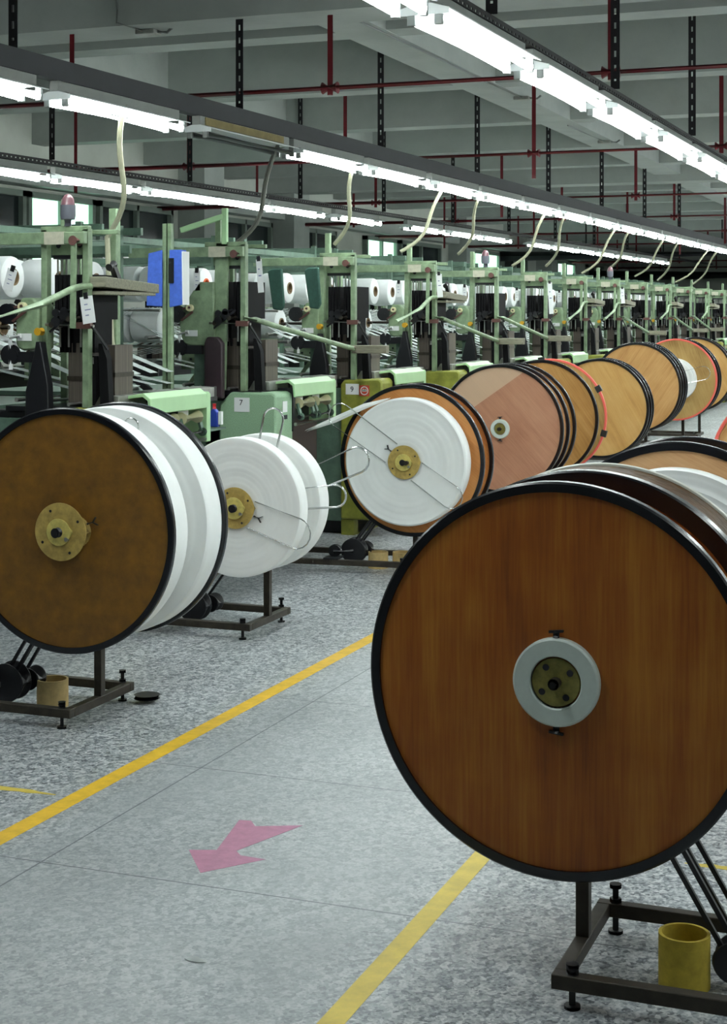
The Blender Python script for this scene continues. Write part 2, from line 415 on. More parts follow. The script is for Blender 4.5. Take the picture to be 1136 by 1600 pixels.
slab([(-2.246, 4.316), (-2.121, 4.15), (-1.989, 4.324), (-2.075, 4.328), (-2.105, 4.36), (-2.01, 4.655), (-2.15, 4.592), (-2.185, 4.637), (-2.225, 4.63), (-2.165, 4.345)],
     'floor_arrow', 'pink', 'faded magenta arrow painted on the grey floor')
MB().add([(.03 * math.cos(a) * (1 + .2 * math.sin(3 * a)), .009 * math.sin(a), 0.002) for a in [i * PI / 8 for i in range(16)]] + [(0, 0, .014), (0, 0, 0)],
         [(i, (i + 1) % 16, 16) for i in range(16)] + [((i + 1) % 16, i, 17) for i in range(16)]).build('lint_tuft', 'lint', loc=(-1.845, 3.58, 0))
tag(bpy.data.objects['lint_tuft'], 'small tuft of white lint on the bare grey floor', 'lint')

# ------------------------------------------------------------------ ceiling services
def rail_x(row, y):
    (xa, ya, xb, yb) = row; return xa + (xb - xa) * (y - ya) / (yb - ya)
ROW_L = (-4.30, 6.8, -4.02, 21.4)
ROW_R = (-1.84, 5.4, -1.77, 12.3)
ROW_3 = (-6.84, 10.1, -5.90, 33.8)
def rail_at(row, y, dz=0): return Vector((rail_x(row, y), y, dz))

def ladder(mb, p0, p1, wd, th, pitch, up):
    """flat strip with real slots"""
    p0 = Vector(p0); p1 = Vector(p1); d = (p1 - p0); Lg = d.length; d.normalize()
    a = d.cross(Vector(up)).normalized()
    for s in (-1, 1): mb.bar(p0 + a * s * wd * .31, p1 + a * s * wd * .31, wd * .38, th, up)
    n = max(1, int(Lg / pitch))
    for i in range(n + 1):
        q = p0 + d * min(Lg - pitch * .3, max(pitch * .3, i * Lg / n))
        mb.bar(q - d * pitch * .29, q + d * pitch * .29, wd * .3, th * .98, up)
    return mb

r = MB().bar(rail_at(ROW_L, 0.5, 2.882), rail_at(ROW_L, 40, 2.882), .07, .105, (0, 0, 1))
tag(r.build('lamp_rail', 'rail'), 'thick dark grey beam carrying the middle row of lamps', 'lamp rail')
for row, y0, y1, lab in ((ROW_R, 1, 39, 'perforated dark steel rail above the brightest row of lamps'), (ROW_3, 7, 38, 'thin perforated rail carrying the lamp row by the windows')):
    mb = ladder(MB(), rail_at(row, y0, 2.86), rail_at(row, y1, 2.86), .045, .004, .055, (1, 0, 0))
    mb.bar(rail_at(row, y0, 2.838), rail_at(row, y1, 2.838), .05, .004, (0, 0, 1))
    tag(mb.build('lamp_rail', 'strut'), lab, 'lamp rail')

def make_lamp(lit=True):
    t = thing('fluorescent_lamp', '', 'lamp')
    MB().box(-.028, .028, 0, 1.25, .03, .085).build('batten', 'batten', t, bevel=.004)
    if not lit: MB().box(-.03, -.02, .06, 1.15, .028, .07).box(.0285, .034, .06, 1.15, .034, .08).build('ballast_strip', 'ballast', t)
    rf = MB()
    th = .004
    prof = [(-.028, .026), (-.098, .006), (-.1, .011), (-.03, .031), (.03, .031), (.1, .011), (.098, .006), (.028, .026)]
    rf.prism(prof, .0, 1.25)
    rf.prism([(-.03, .03), (-.1, .008), (-.1, -.012), (.1, -.012), (.1, .008), (.03, .03)], -.004, 0.0)
    rf.build('reflector', 'reflector', t)
    for s in (-1, 1):
        MB().cyl((s * .052, .03, -.022), (s * .052, 1.22, -.022), .0185, 14).build('tube', 'tube' if lit else 'tube_off', t, label=None if lit else 'unlit dark tube')
        for y in (.012, 1.222):
            MB().box(s * .052 - .016, s * .052 + .016, y, y + .022, -.046, .026).build('lamp_holder', 'holder', t, bevel=.003)
    return t
proto_on = make_lamp(True); proto_off = make_lamp(False)
used_on = used_off = False
def put_lamp(row, y, label, lit=True, group=None):
    global used_on, used_off
    z = 2.745; x = rail_x(row, y); rz = -math.atan2(row[2] - row[0], row[3] - row[1])
    src = proto_on if lit else proto_off
    if (lit and not used_on) or (not lit and not used_off):
        src.location = (x, y, z); src.rotation_euler = (0, 0, rz); src['label'] = label
        if group: src['group'] = group
        if lit: used_on = True
        else: used_off = True
        return src
    return dup(src, (x, y, z), label, rz, group)
GL, GR, G3 = 'lamps on the thick dark middle beam', 'lamps on the brightest row', 'lamps on the row by the windows'
put_lamp(ROW_L, 5.36, 'lit lamp on the thick dark beam, cut off by the photo edge', True, GL)
put_lamp(ROW_L, 8.30, 'dead unlit lamp with dark tubes hanging under the thick dark beam', False, GL)
ys = [6.80, 9.62, 10.97] + [12.36 + 1.36 * i for i in range(16)]
for i, y in enumerate(ys):
    lab = 'lit lamp on the thick dark beam, just before the dead lamp' if i == 0 else '%s lit lamp past the dead one on the thick dark beam' % ORD[i - 1]
    put_lamp(ROW_L, y, lab, True, GL)
for i in range(8):
    y = 3.98 + 1.38 * i
    put_lamp(ROW_R, y, 'bright twin-tube lamp cut off by the top edge of the photo' if i == 0 else '%s whole twin-tube lamp along the brightest row from the top edge' % ORD[i - 1], True, GR)
y3 = [9.40, 10.76, 12.13, 13.25, 14.55, 16.15, 18.3, 19.75, 21.1, 23.4, 24.8, 26.1, 27.5, 28.9, 30.3, 31.7]
for i, y in enumerate(y3):
    put_lamp(ROW_3, y, '%s lamp from the near end of the lamp row by the windows' % ORD[i], True, G3)
GO = 'unseen lamps added out of view'
for row in ((0.65, 0, 0.65, 10), (3.1, 0, 3.1, 10)):  # unseen lamp rows, added to light the hall
    for i in range(20):
        put_lamp(row, 3.2 + 1.38 * i * 1.25, 'unseen twin-tube lamp of the added rows out of view', True, GO)
    tag(MB().bar(rail_at(row, .5, 2.86), rail_at(row, 38, 2.86), .05, .06, (0, 0, 1)).build('lamp_rail', 'rail'), 'unseen lamp rail of the added rows out of view', 'lamp rail', GO)
for row, y in [(ROW_L, 3.95), (ROW_R, 2.55)] + [(ROW_R, 3.98 + 1.38 * k) for k in range(8, 25)]:  # existing rows continued unseen, adding light to the hall
    put_lamp(row, y, 'unseen twin-tube lamp of the added rows out of view', True, GO)

# slotted hangers from the ceiling to the rails
def hanger(x, y, z0, lab, group):
    mb = ladder(MB(), (x, y, z0), (x, y, ZC), .05, .004, .075, (0, 1, 0))
    mb.box(x - .025, x - .021, y, y + .035, z0, ZC)
    tag(mb.build('slotted_hanger', 'strut'), lab, 'hanger', group)
for i, y in enumerate((6.45, 8.87, 11.27, 13.65, 16.05, 18.4, 20.8, 23.2)):
    hanger(rail_x(ROW_L, y), y, 2.93, '%s slotted hanger along the thick dark beam from its near end' % ORD[i], 'hangers of the middle beam')
for i, y in enumerate((6.2, 8.5, 10.9, 13.2)):
    hanger(rail_x(ROW_R, y), y, 2.885, '%s slotted hanger along the brightest lamp row from the top edge' % ORD[i], 'hangers of the brightest row')
for i, y in enumerate((10.75, 12.95, 15.3, 17.6, 20.0, 22.4, 24.8, 27.2, 29.6)):
    hanger(rail_x(ROW_3, y), y, 2.885, '%s slotted hanger holding the lamp row by the windows' % ORD[i], 'hangers of the window row')

# red pipes with their droppers
for i, y in enumerate((8.95, 13.2, 18.3, 22.35, 26.4, 30.8, 36.0, 41.0, 46.5)):
    t = thing('red_pipe', '%s red pipe crossing under the ceiling, counted from the near end' % ORD[i], 'pipe', (0, y, 3.05), 0, 'red pipes under the ceiling')
    MB().cyl((XL + .02, 0, 0), (XR - .02, 0, 0), .03, 12).build('pipe_run', 'red_pipe', t)
    xs = ((-8.6, -5.52, -3.68, -1.93, .2, 2.4) if i == 0 else (-8.1, -6.87, -5.28, -3.52, -1.92, .2, 2.4) if i == 1 else
          [-8.8 + 1.63 * k + .13 * (i % 3) for k in range(8)])
    for k, x in enumerate(xs):
        lo = -.06 if (k + i) % 3 != 1 else -.22
        MB().cyl((x, 0, lo if i else -.045), (x, 0, ZC - 3.052), .018, 10).build('dropper', 'red_pipe', t)
        MB().cyl((x - .05, 0, 0), (x + .05, 0, 0), .038, 12).build('pipe_tee', 'red_pipe', t)

for y, z, r_, lab in ((34.5, 2.98, .11, 'dark round duct crossing the hall beyond the lamps'), (44.0, 2.75, .16, 'thicker dark duct crossing low at the far end')):
    t = thing('air_duct', lab, 'duct', (0, y, z))
    MB().cyl((XL + .02, 0, 0), (XR - .02, 0, 0), r_, 20).build('duct_run', 'rail', t)
    for x in (-8, -5, -2, 1, 4): MB().box(x - .015, x + .015, -.015, .015, r_ - .01, ZC - z - .002).build('duct_hanger', 'strut', t)
# junction boxes and thin conduits on the beams
def junction(x, y, z, lab, pts):
    t = thing('junction_box', lab, 'junction box', (x, y, z))
    MB().box(-.07, .07, -.05, .05, -.03, .0).build('box', 'grey_metal', t, bevel=.006)
    MB().tube([Vector(p) for p in pts], .007, 6).build('conduit', 'holder', t)
    MB().tube([(.07, 0, -.015), (.13, .02, -.02), (.17, .0, .0)], .01, 6).build('cable_stub', 'holder', t)
junction(-4.98, 9.0, 3.5, 'small grey junction box under the first deep ceiling beam', [(-.02, -.05, -.01), (-.06, -.3, .0), (-.1, -.22, .1), (-.12, -.235, .4)])
junction(-3.72, 13.55, 3.595, 'small grey junction box under the beam running along the hall', [(0, -.05, -.012), (-.03, -1, -.008), (-.02, -2.2, -.01), (-.04, -4.2, -.008)])
junction(-3.8, 17.3, 3.595, 'far small grey junction box under the beam running along the hall', [(0, -.05, -.012), (-.03, -1, -.008), (-.03, -1.6, -.01)])

# hoses from the lamp beam down to the looms
CAB = [((-4.27, 7.45, 2.79), (-4.655, 7.93, 2.1), 0), ((-4.25, 9.45, 2.79), (-4.6, 9.5, 2.12), 1), ((-4.22, 10.75, 2.79), (-4.6, 11.28, 2.2), 0),
       ((-4.2, 12.85, 2.79), (-4.62, 12.85, 2.2), 0), ((-4.17, 13.8, 2.79), (-4.62, 14.5, 2.24), 0), ((-4.13, 16.1, 2.79), (-4.6, 16.35, 2.18), 0),
       ((-4.12, 16.85, 2.79), (-4.6, 17.8, 2.22), 0), ((-4.08, 19.4, 2.79), (-4.6, 19.6, 2.18), 0), ((-4.06, 20.1, 2.79), (-4.6, 21.2, 2.28), 0),
       ((-4.02, 22.4, 2.79), (-4.6, 23.0, 2.22), 0), ((-4.0, 23.4, 2.79), (-4.6, 24.8, 2.2), 0), ((-3.96, 26.2, 2.79), (-4.6, 26.4, 2.2), 0), ((-3.95, 27.0, 2.79), (-4.6, 28.2, 2.2), 0)]
for i, (a, b, k) in enumerate(CAB):
    a = Vector(a); b = Vector(b); pts = []
    for j in range(13):
        f = j / 12; p = a.lerp(b, f); bow = math.sin(f * PI)
        p.x -= .035 * math.sin(f * 2 * PI) - .02 * bow; p.y += .05 * bow; p.z -= .06 * bow * (1 if i % 2 else .4)
        pts.append(p)
    if i == 0: pts += [Vector((-4.658, 7.945, 1.95)), Vector((-4.655, 7.955, 1.75)), Vector((-4.64, 7.955, 1.5)), Vector((-4.6, 7.95, 1.33)), Vector((-4.54, 7.95, 1.2))]
    o = MB().tube(pts, .016 if i < 4 else .015, 8).build('power_hose', 'cable_dark' if k else 'cable')
    tag(o, 'dark grey hose drooping from the end of the dead lamp to a loom' if k else '%s beige hose along the middle lamp beam, hanging to the looms' % ORD[i if i == 0 else i - 1], 'hose', 'hoses from lamp beam to looms')

# ------------------------------------------------------------------ ribbon reels and their stands
def ring(r0, r1, y0, y1, n=72, ch=.0):
    if ch: p = [(r0, y0), (r1 - ch, y0), (r1, y0 + ch), (r1, y1 - ch), (r1 - ch, y1), (r0, y1)]
    else: p = [(r0, y0), (r1, y0), (r1, y1), (r0, y1)]
    return p
class Reel:
    """things on one shaft; local axis is y, local height 0 is the lowest point of the largest disc"""
    def __init__(s, name, label, x, y, z, R, rz=0.0, group='ribbon reels beside the looms'):
        s.R = R; s.t = thing(name, label, 'reel', (x, y, z - R), rz, group)
    def flange(s, y, wd, R=None, rim='black_rubber', rim_w=.026, rim_d=.026, label=None, tapes=()):
        R = R or s.R
        o = MB().disc(0, s.R, R - .006, y + .008, y + .02, 96).build('flange', wd, s.t, label=label)
        e = MB().lathe(ring(R - rim_w, R, y, y + rim_d, ch=.005), 0, s.R, 112).build('rim_edging', rim, o)
        if tapes:
            mb = MB()
            for a in tapes:
                c, q = math.cos(a), math.sin(a); d = Vector((-q, 0, c)); 
                p = Vector((c * (R - rim_w * .4), y + rim_d / 2, s.R + q * (R - rim_w * .4)))
                mb.bar(p - d * .028, p + d * .028, rim_w + .03, rim_d + .008, (0, 1, 0))
            mb.build('tape_strip', 'tape', o)
        return o
    def roll(s, y0, y1, r, r0=.05, ripple=.0014, name='ribbon_roll', m='ribbon', steps=34, groove=True):
        p = []
        for i in range(steps + 1):
            q = r0 + (r - .012 - r0) * i / steps
            p.append((q, y0 + ripple * math.sin(i * 2.1) + ripple * 1.5 * math.sin(i * .63)))
        p += [(r - .004, y0 + .003), (r, y0 + .010)]
        k = 5
        for i in range(1, k): p.append((r + .0008 * math.sin(i * 2.4), y0 + .010 + (y1 - y0 - .02) * i / k))
        p += [(r, y1 - .010), (r - .005, y1 - .002), (r0, y1)]
        return MB().lathe(p, 0, s.R, 96).build(name, m, s.t)
    def hub_wood(s, y, r=.108, r2=.056, d=.03, m='pale_wood', wing=0.0):
        h = MB().disc(0, s.R, r, y - d, y + .01, 48).build('hub_plate', m, s.t, bevel=.004)
        MB().disc(0, s.R, r2, y - d - .014, y - d + .004, 36).build('hub_boss', 'pale_wood', h, bevel=.003)
        sc = MB()
        for k in range(4):
            a = .5 + k * PI / 2; sc.cyl((r * .78 * math.cos(a), y - d - .002, s.R + r * .78 * math.sin(a)), (r * .78 * math.cos(a), y - d + .003, s.R + r * .78 * math.sin(a)), .006, 8)
        sc.build('hub_screws', 'black', h)
        MB().cyl((r2 * .7, y - d - .022, s.R - r2 * .45), (r2 * .7, y - d - .01, s.R - r2 * .45), .009, 10).build('locking_screw', 'steel', h)
        c, q = math.cos(wing), math.sin(wing)
        wbx = MB().cyl((r * c, y - d * .5, s.R + r * q), ((r + .03) * c, y - d * .5, s.R + (r + .03) * q), .005, 8)
        for z in (-1, 1): wbx.bar(((r + .026) * c, y - d * .5, s.R + (r + .026) * q), ((r + .045) * c - z * .016 * q, y - d * .5, s.R + (r + .045) * q + z * .016 * c), .009, .004)
        wbx.build('wing_screw', 'black', s.t)
        return h
    def hub_white(s, y, r=.109, r2=.064, d=.022, holes=True):
        h = MB().lathe([(r2, y), (r2, y - d + .003), (r2 + .003, y - d), (r - .005, y - d), (r, y - d + .005), (r, y + .01), (r2, y + .01)], 0, s.R, 56).build('hub_disc', 'white_plastic', s.t)
        c = MB().disc(0, s.R, r2 - .002, y - d + .008, y + .005, 40).build('bearing_cap', 'olive_hub', s.t, bevel=.003)
        if holes:
            hb = MB()
            for k in range(4):
                a = .62 + k * PI / 2; q = r2 * .68
                hb.cyl((q * math.cos(a), y - d + .0065, s.R + q * math.sin(a)), (q * math.cos(a), y - d + .012, s.R + q * math.sin(a)), .0085, 14)
            hb.build('bolt_hole', 'ink', c)
        for sg in (-1, 1):
            MB().cyl((0, y - d * .5, s.R + sg * r), (0, y - d * .5, s.R + sg * (r + .016)), .008, 8).bar((-.018, y - d * .5, s.R + sg * (r + .014)), (.018, y - d * .5, s.R + sg * (r + .018)), .01, .006).build('wing_screw', 'black', s.t)
    def axle_end(s, y, r=.016, l=.05):
        MB().cyl((0, y - l, s.R), (0, y, s.R), r, 14).cyl((0, y - l - .006, s.R), (0, y - l + .004, s.R), r * .65, 12).build('axle_end', 'black', s.t)
    def clip(s, y, ang, r0, r1, wd, rad=.0035, off=0.0, label=None):
        """hairpin of bright wire lying along the disc face"""
        d = Vector((math.cos(ang), 0, math.sin(ang))); n = Vector((-d.z, 0, d.x)); c = Vector((0, y, s.R)) + n * off
        pts = [c + d * r0 + n * wd / 2 * .9, c + d * (r1 - wd / 2) + n * wd / 2]
        for k in range(1, 8):
            a = PI / 2 - PI * k / 8
            pts.append(c + d * (r1 - wd / 2 + wd / 2 * math.cos(a)) + n * (wd / 2 * math.sin(a)))
        pts += [c + d * (r1 - wd / 2) - n * wd / 2, c + d * r0 - n * wd / 2 * .9]
        return MB().tube(pts, rad, 8).build('wire_clip', 'chrome', s.t, label=label)

def stand(label, x, y, zax, side, f, b, rz=0.0, arm=True, group='steel reel stands', length=.86, tall=0.0, sy=.24, weight_r=.085, ay=(-.05, .04), ex=.40, ez=.145, roller=True, sx=-.01):
    """base frame reaching away from the aisle; post under the axle; shaft from y-f to y+b"""
    t = thing('reel_stand', label, 'stand', (x, y, 0), rz, group)
    zb = .045 + tall; h = .036
    x0, x1 = (0, side * length)
    lo, hi = min(x0, x1) - .018, max(x0, x1) + .018
    fr = MB()
    for yy in (-sy, sy): fr.box(lo, hi, yy - .018, yy + .018, zb, zb + h)
    for xx in (x0, x1): fr.box(xx - .018, xx + .018, -sy + .018, sy - .018, zb, zb + h)
    fr.build('base_frame', 'stand_steel', t, bevel=.003)
    for xx in (x0, x1):
        for yy in (-sy, sy):
            xf = xx + side * .03
            MB().cyl((xf, yy, 0), (xf, yy, zb + .075 if yy > 0 else zb + .05), .008, 10).cyl((xf, yy, zb + h), (xf, yy, zb + h + .012), .016, 6).cyl((xf, yy, 0), (xf, yy, .008), .02, 12).cyl((xf, yy, zb + (.075 if yy > 0 else .05)), (xf, yy, zb + (.086 if yy > 0 else .061)), .016, 10).build('levelling_bolt', 'black', t)
    p = MB().box(-.017, .017, -.017, .017, zb + h * .5, zax - .02); p.build('post', 'stand_steel', t, bevel=.002)
    MB().box(min(0, sx) - .035, max(0, sx) + .035, -.04, .04, zax - .035, zax + .035).build('bearing_block', 'black', t, bevel=.006)
    MB().cyl((sx, -f, zax), (sx, b, zax), .0145, 14).build('shaft', 'stand_steel', t)
    if arm:
        ex = side * ex
        for k, yy in enumerate(ay):
            a = MB()
            for off in (-.02, .02):
                a.bar((off, yy, zax - .03), (ex + off, yy, ez), .012, .012)
            a.bar((side * .06, yy + .0, zax - .13), (side * .06 + .06, yy, zax - .13), .014)
            o = a.build('brake_arm', 'black', t)
            MB().cyl((ex - .05 * side * k * roller, yy - .035, ez - .03 * roller), (ex - .05 * side * k * roller, yy + .035, ez - .03 * roller), weight_r if k == 0 else weight_r * .6, 28).build('brake_weight', 'black', o, bevel=.006)
        if roller: MB().cyl((ex + side * .1, -.18, .125), (ex + side * .1, -.14, .125), .04, 20).cyl((ex + side * .1, -.2, .125), (ex - side * .02, -.15, .125), .012, 8).box(ex + side * .1 - .05, ex + side * .1 + .05, -sy - .02, -.13, zb + h, zb + h + .01).build('arm_roller', 'black', t)
    return t

# A: big two-ribbon reel at the photo's left edge
r = Reel('ribbon_reel', 'large reel with an olive brown disc, yellow hub and two wide white ribbon rolls', -3.36, 5.39, .79, .49)
r.flange(0, 'w_olive', label='olive brown wooden disc')
r.roll(.027, .165, .470); r.roll(.315, .455, .476)
r.flange(.457, 'w_olive')
MB().disc(0, .49, .15, .16, .32, 40).build('core_tube', 'card', r.t)
r.hub_wood(.006, .118, .056, .036, 'tan_board', wing=.3); r.axle_end(-.046, .02, .022)
r.clip(.30, 1.25, .3, .455, .07, label='bright wire clip between the rolls')
stand('dark steel stand beneath the large olive brown reel', -3.35, 5.645, .79, -1, .29, .26)
# B: pair of bare white rolls
r = Reel('ribbon_reel', 'pair of bare white ribbon rolls without wooden discs, held by bright wire loops', -3.37, 6.98, .70, .345)
r.roll(.0, .10, .345, .05, .0005); r.roll(.25, .37, .345, .05, .0005)
MB().disc(0, .345, .12, .09, .26, 32).build('core_tube', 'card', r.t)
r.hub_wood(.004, .105, .056, .022, 'tan_board', wing=-.35); r.axle_end(-.034, .02, .018)
r.clip(-.012, -.32, .09, .42, .15, label='wire loop across the front roll')
r.clip(.215, .12, .2, .50, .11, .0055); r.clip(.385, .42, .25, .60, .13, .0055); r.clip(.23, 1.35, .25, .49, .11, .0055); r.clip(-.012, 2.82, .09, .35, .14)
stand('steel stand on the open floor beneath the pair of bare white rolls', -3.42, 7.46, .70, -1, .50, .06, ay=(-.05, .06), length=.72, sx=.05)
# C: white roll before an orange brown disc
r = Reel('ribbon_reel', 'white ribbon roll clamped against an orange brown wooden disc, fed by a white ribbon', -3.345, 9.50, .715, .49)
r.roll(-.12, -.005, .408, .05, .0009, steps=26)
r.flange(0, 'w_orange', label='orange brown wooden disc'); r.flange(.20, 'w_orange')
MB().disc(0, .49, .13, .02, .21, 32).build('core_tube', 'card', r.t)
r.hub_wood(-.116, .110, .056, .022, 'tan_board', wing=2.5); r.axle_end(-.15, .02, .018)
r.clip(-.137, -.58, .1, .45, .15); r.clip(-.137, 2.56, .1, .60, .16)
rib = MB()
for k in range(2):
    pts = [(Vector((-.13, -.095 + .05 * k, .49 + .397)), Vector((0, .02, .004))), (Vector((-.30, -.09 + .04 * k, .838 - .012 * k)), Vector((.004, .013, .014))),
           (Vector((-.50, -.06 + .03 * k, .752 - .012 * k)), Vector((.004, .008, .016))), (Vector((-.735, .0 + .03 * k, .665 - .008 * k)), Vector((0, .018, .004)))]
    o = len(rib.v); th = Vector((0, -.0008, .0012))
    for p, wv in pts: rib.v += [tuple(p - wv), tuple(p + wv), tuple(p + wv + th), tuple(p - wv + th)]
    for i in range(3):
        for q in range(4): rib.f.append((o + i * 4 + q, o + i * 4 + (q + 1) % 4, o + i * 4 + 4 + (q + 1) % 4, o + i * 4 + 4 + q))
rib.build('ribbon_tail', 'ribbon', r.t, label='two white ribbons running in from the loom')
stand('dark steel stand under the orange brown disc with the clamped white roll', -3.35, 9.61, .715, -1, .30, .16, rz=.10, length=.9, sx=.005)
# D..I
r = Reel('ribbon_reel', 'pinkish brown reel with a pale triangular veneer patch and small white hub', -3.36, 11.60, .775, .498)
r.flange(0, 'w_pink', label='pinkish brown plywood disc with a paler corner'); r.flange(.19, 'w_pale'); r.flange(.40, 'w_tan')
r.roll(.022, .19, .36); r.roll(.212, .40, .30)
r.hub_white(.006, .075, .046, .02, False); r.axle_end(-.002, .014, .04)
stand('steel stand beneath the pinkish brown reel', -3.35, 12.07, .775, -1, .50, .06, arm=False, length=.7)
r = Reel('ribbon_reel', 'tan brown reel with a red-edged clear disc taped behind it', -3.36, 12.80, .78, .495)
r.flange(0, 'w_tan', label='tan brown wooden disc'); r.roll(.022, .30, .37, name='ribbon_roll')
r.flange(.32, 'w_stain', rim='pink_rim', rim_w=.018, tapes=(1.72, .52, -.28, 2.6))
stand('steel stand beneath the tan reel with the red-edged disc', -3.35, 13.2, .78, -1, .45, .06, arm=False, length=.7)
r = Reel('ribbon_reel', 'golden plywood reel with two black rims and no hub disc, just past the red-edged disc', -3.36, 15.05, .74, .487)
r.flange(0, 'w_gold'); r.flange(.13, 'w_gold'); r.flange(.24, 'w_gold'); r.roll(.022, .13, .30); r.axle_end(.01, .014, .04)
stand('steel stand beneath the golden plywood reel', -3.35, 15.4, .74, -1, .38, .06, arm=False, length=.7)
r = Reel('ribbon_reel', 'golden brown reel with slanting wood grain, standing taller behind the golden one', -3.36, 16.85, .865, .488)
r.flange(0, 'w_grain'); r.flange(.15, 'w_grain'); r.flange(.30, 'w_grain'); r.flange(.40, 'w_grain'); r.roll(.022, .15, .30); r.axle_end(.01, .014, .04)
stand('steel stand beneath the golden brown grained reel', -3.35, 17.35, .865, -1, .52, .06, arm=False, length=.7)
r = Reel('ribbon_reel', 'stained tan reel with a pinkish red rim and a small white roll on its face', -3.28, 18.85, .875, .49)
r.flange(0, 'w_stain', rim='pink_rim', rim_w=.02, label='stained tan board with red rim'); r.flange(.2, 'w_grain'); r.flange(.34, 'w_gold')
r.roll(-.07, .0, .255); r.roll(.022, .2, .3); r.clip(-.085, .25, .1, .43, .16); r.axle_end(-.06, .014, .04)
stand('steel stand beneath the stained tan reel with the red rim', -3.27, 19.3, .875, -1, .55, .06, arm=False, length=.7)
r = Reel('ribbon_reel', 'tan reel cut by the photo edge behind the stained red-rimmed one', -3.36, 20.75, .87, .49)
r.flange(0, 'w_gold'); r.flange(.2, 'w_gold'); r.roll(.022, .2, .3); r.axle_end(.01, .014, .04)
stand('steel stand beneath the tan reel behind the stained red-rimmed one', -3.35, 21.05, .87, -1, .33, .06, arm=False, length=.7)
# right-hand row
r = Reel('ribbon_reel', 'largest reel with a deep brown plywood disc, white hub ring and black rim', -.95, 3.78, .745, .493)
r.flange(0, 'w_front', rim_w=.026, rim_d=.036, label='deep brown plywood disc'); r.roll(.03, .05, .20, m='card')
r.flange(.30, 'w_front', rim_w=.05, rim_d=.05)
MB().lathe(ring(.05, .484, .352, .545, ch=.004), 0, .493, 112).build('film_wrap', 'film', r.t, label='glossy brown film-wrapped roll')
MB().lathe(ring(.46, .492, .545, .556, ch=.003), 0, .493, 112).build('film_edge', 'film_edge', r.t, label='clear edge of the film wrap')
r.hub_white(.006); r.axle_end(.0, .013, .035)
stand('black steel stand under the largest deep brown reel', -.912, 3.905, .745, 1, .16, .5, arm=True, sy=.245, length=.8, ay=(.0, .14), ex=.38, ez=.075, weight_r=.055, roller=False, sx=-.038)
r = Reel('ribbon_reel', 'pale tan reel with a white ribbon roll on its face, behind the largest reel', -.95, 5.5, .72, .488)
r.roll(-.1, -.003, .40, .05, .0025); r.flange(0, 'w_pale', label='pale tan plywood disc', rim_w=.032); r.flange(.24, 'w_pale', rim_w=.03); r.roll(.022, .24, .3)
r.hub_wood(-.095, .105, .055, .02, 'tan_board'); r.clip(-.115, 2.3, .1, .46, .14)
stand('dark steel stand behind the largest reel, under the pale tan reel', -.912, 5.86, .72, 1, .47, .06, arm=False, length=.7, sx=-.038)
r = Reel('ribbon_reel', 'reel barely showing a pinkish red rim beyond the pale tan reel', -.93, 9.3, .765, .49)
r.flange(0, 'w_grain', rim='pink_rim', rim_w=.02); r.flange(.22, 'w_stain', rim='cream'); r.roll(.022, .22, .3); r.axle_end(.01, .014, .04)
stand('steel stand of the barely showing red-rimmed reel beyond the pale tan reel', -.912, 9.64, .765, 1, .36, .06, arm=False, length=.7, sx=-.018)

# cardboard tubes and the loose weight
def tube_can(label, x, y, z, ro, h, m='card'):
    p = [(ro - .008, 0), (ro, 0), (ro, h), (ro - .008, h)]
    o = MB().lathe(p, 0, 0, 48, axis='z').build('cardboard_tube', m, loc=(x, y, z)); tag(o, label, 'cardboard tube', 'cardboard tubes on the floor')
tube_can('tan cardboard tube standing inside the stand of the olive brown reel', -3.61, 5.70, 0, .066, .115)
tube_can('short tan cardboard tube below the orange brown disc, beside the brake weights', -3.60, 9.58, 0, .065, .105)
tube_can('short tan cardboard tube below the orange brown disc, partly behind the large brown reel', -3.46, 9.66, 0, .065, .10)
tube_can('yellowish cardboard tube standing inside the stand of the largest deep brown reel', -.655, 3.885, 0, .063, .13, 'card_yellow')
o = MB().disc(0, 0, .055, 0, .016, 30).build('loose_weight', 'black'); o.rotation_euler = (PI / 2, 0, 0); o.location = (-3.27, 5.90, .017)
tag(o, 'flat black iron disc lying at the stand foot of the olive brown reel', 'weight')

# ------------------------------------------------------------------ ribbon looms (near end at local y 0, front towards +x)
def text(s, size, m, parent, loc, rot=(PI / 2, 0, 0), name='numeral'):
    cu = bpy.data.curves.new(name, 'FONT'); cu.body = s; cu.size = size; cu.extrude = .0008
    cu.align_x = 'CENTER'; cu.align_y = 'CENTER'; cu.materials.append(M[m])
    tmp = bpy.data.objects.new(name, cu); C.objects.link(tmp)
    me = bpy.data.meshes.new_from_object(tmp.evaluated_get(bpy.context.evaluated_depsgraph_get())); bpy.data.objects.remove(tmp)
    o = bpy.data.objects.new(name, me); C.objects.link(o); o.parent = parent; o.location = loc; o.rotation_euler = rot
    return o

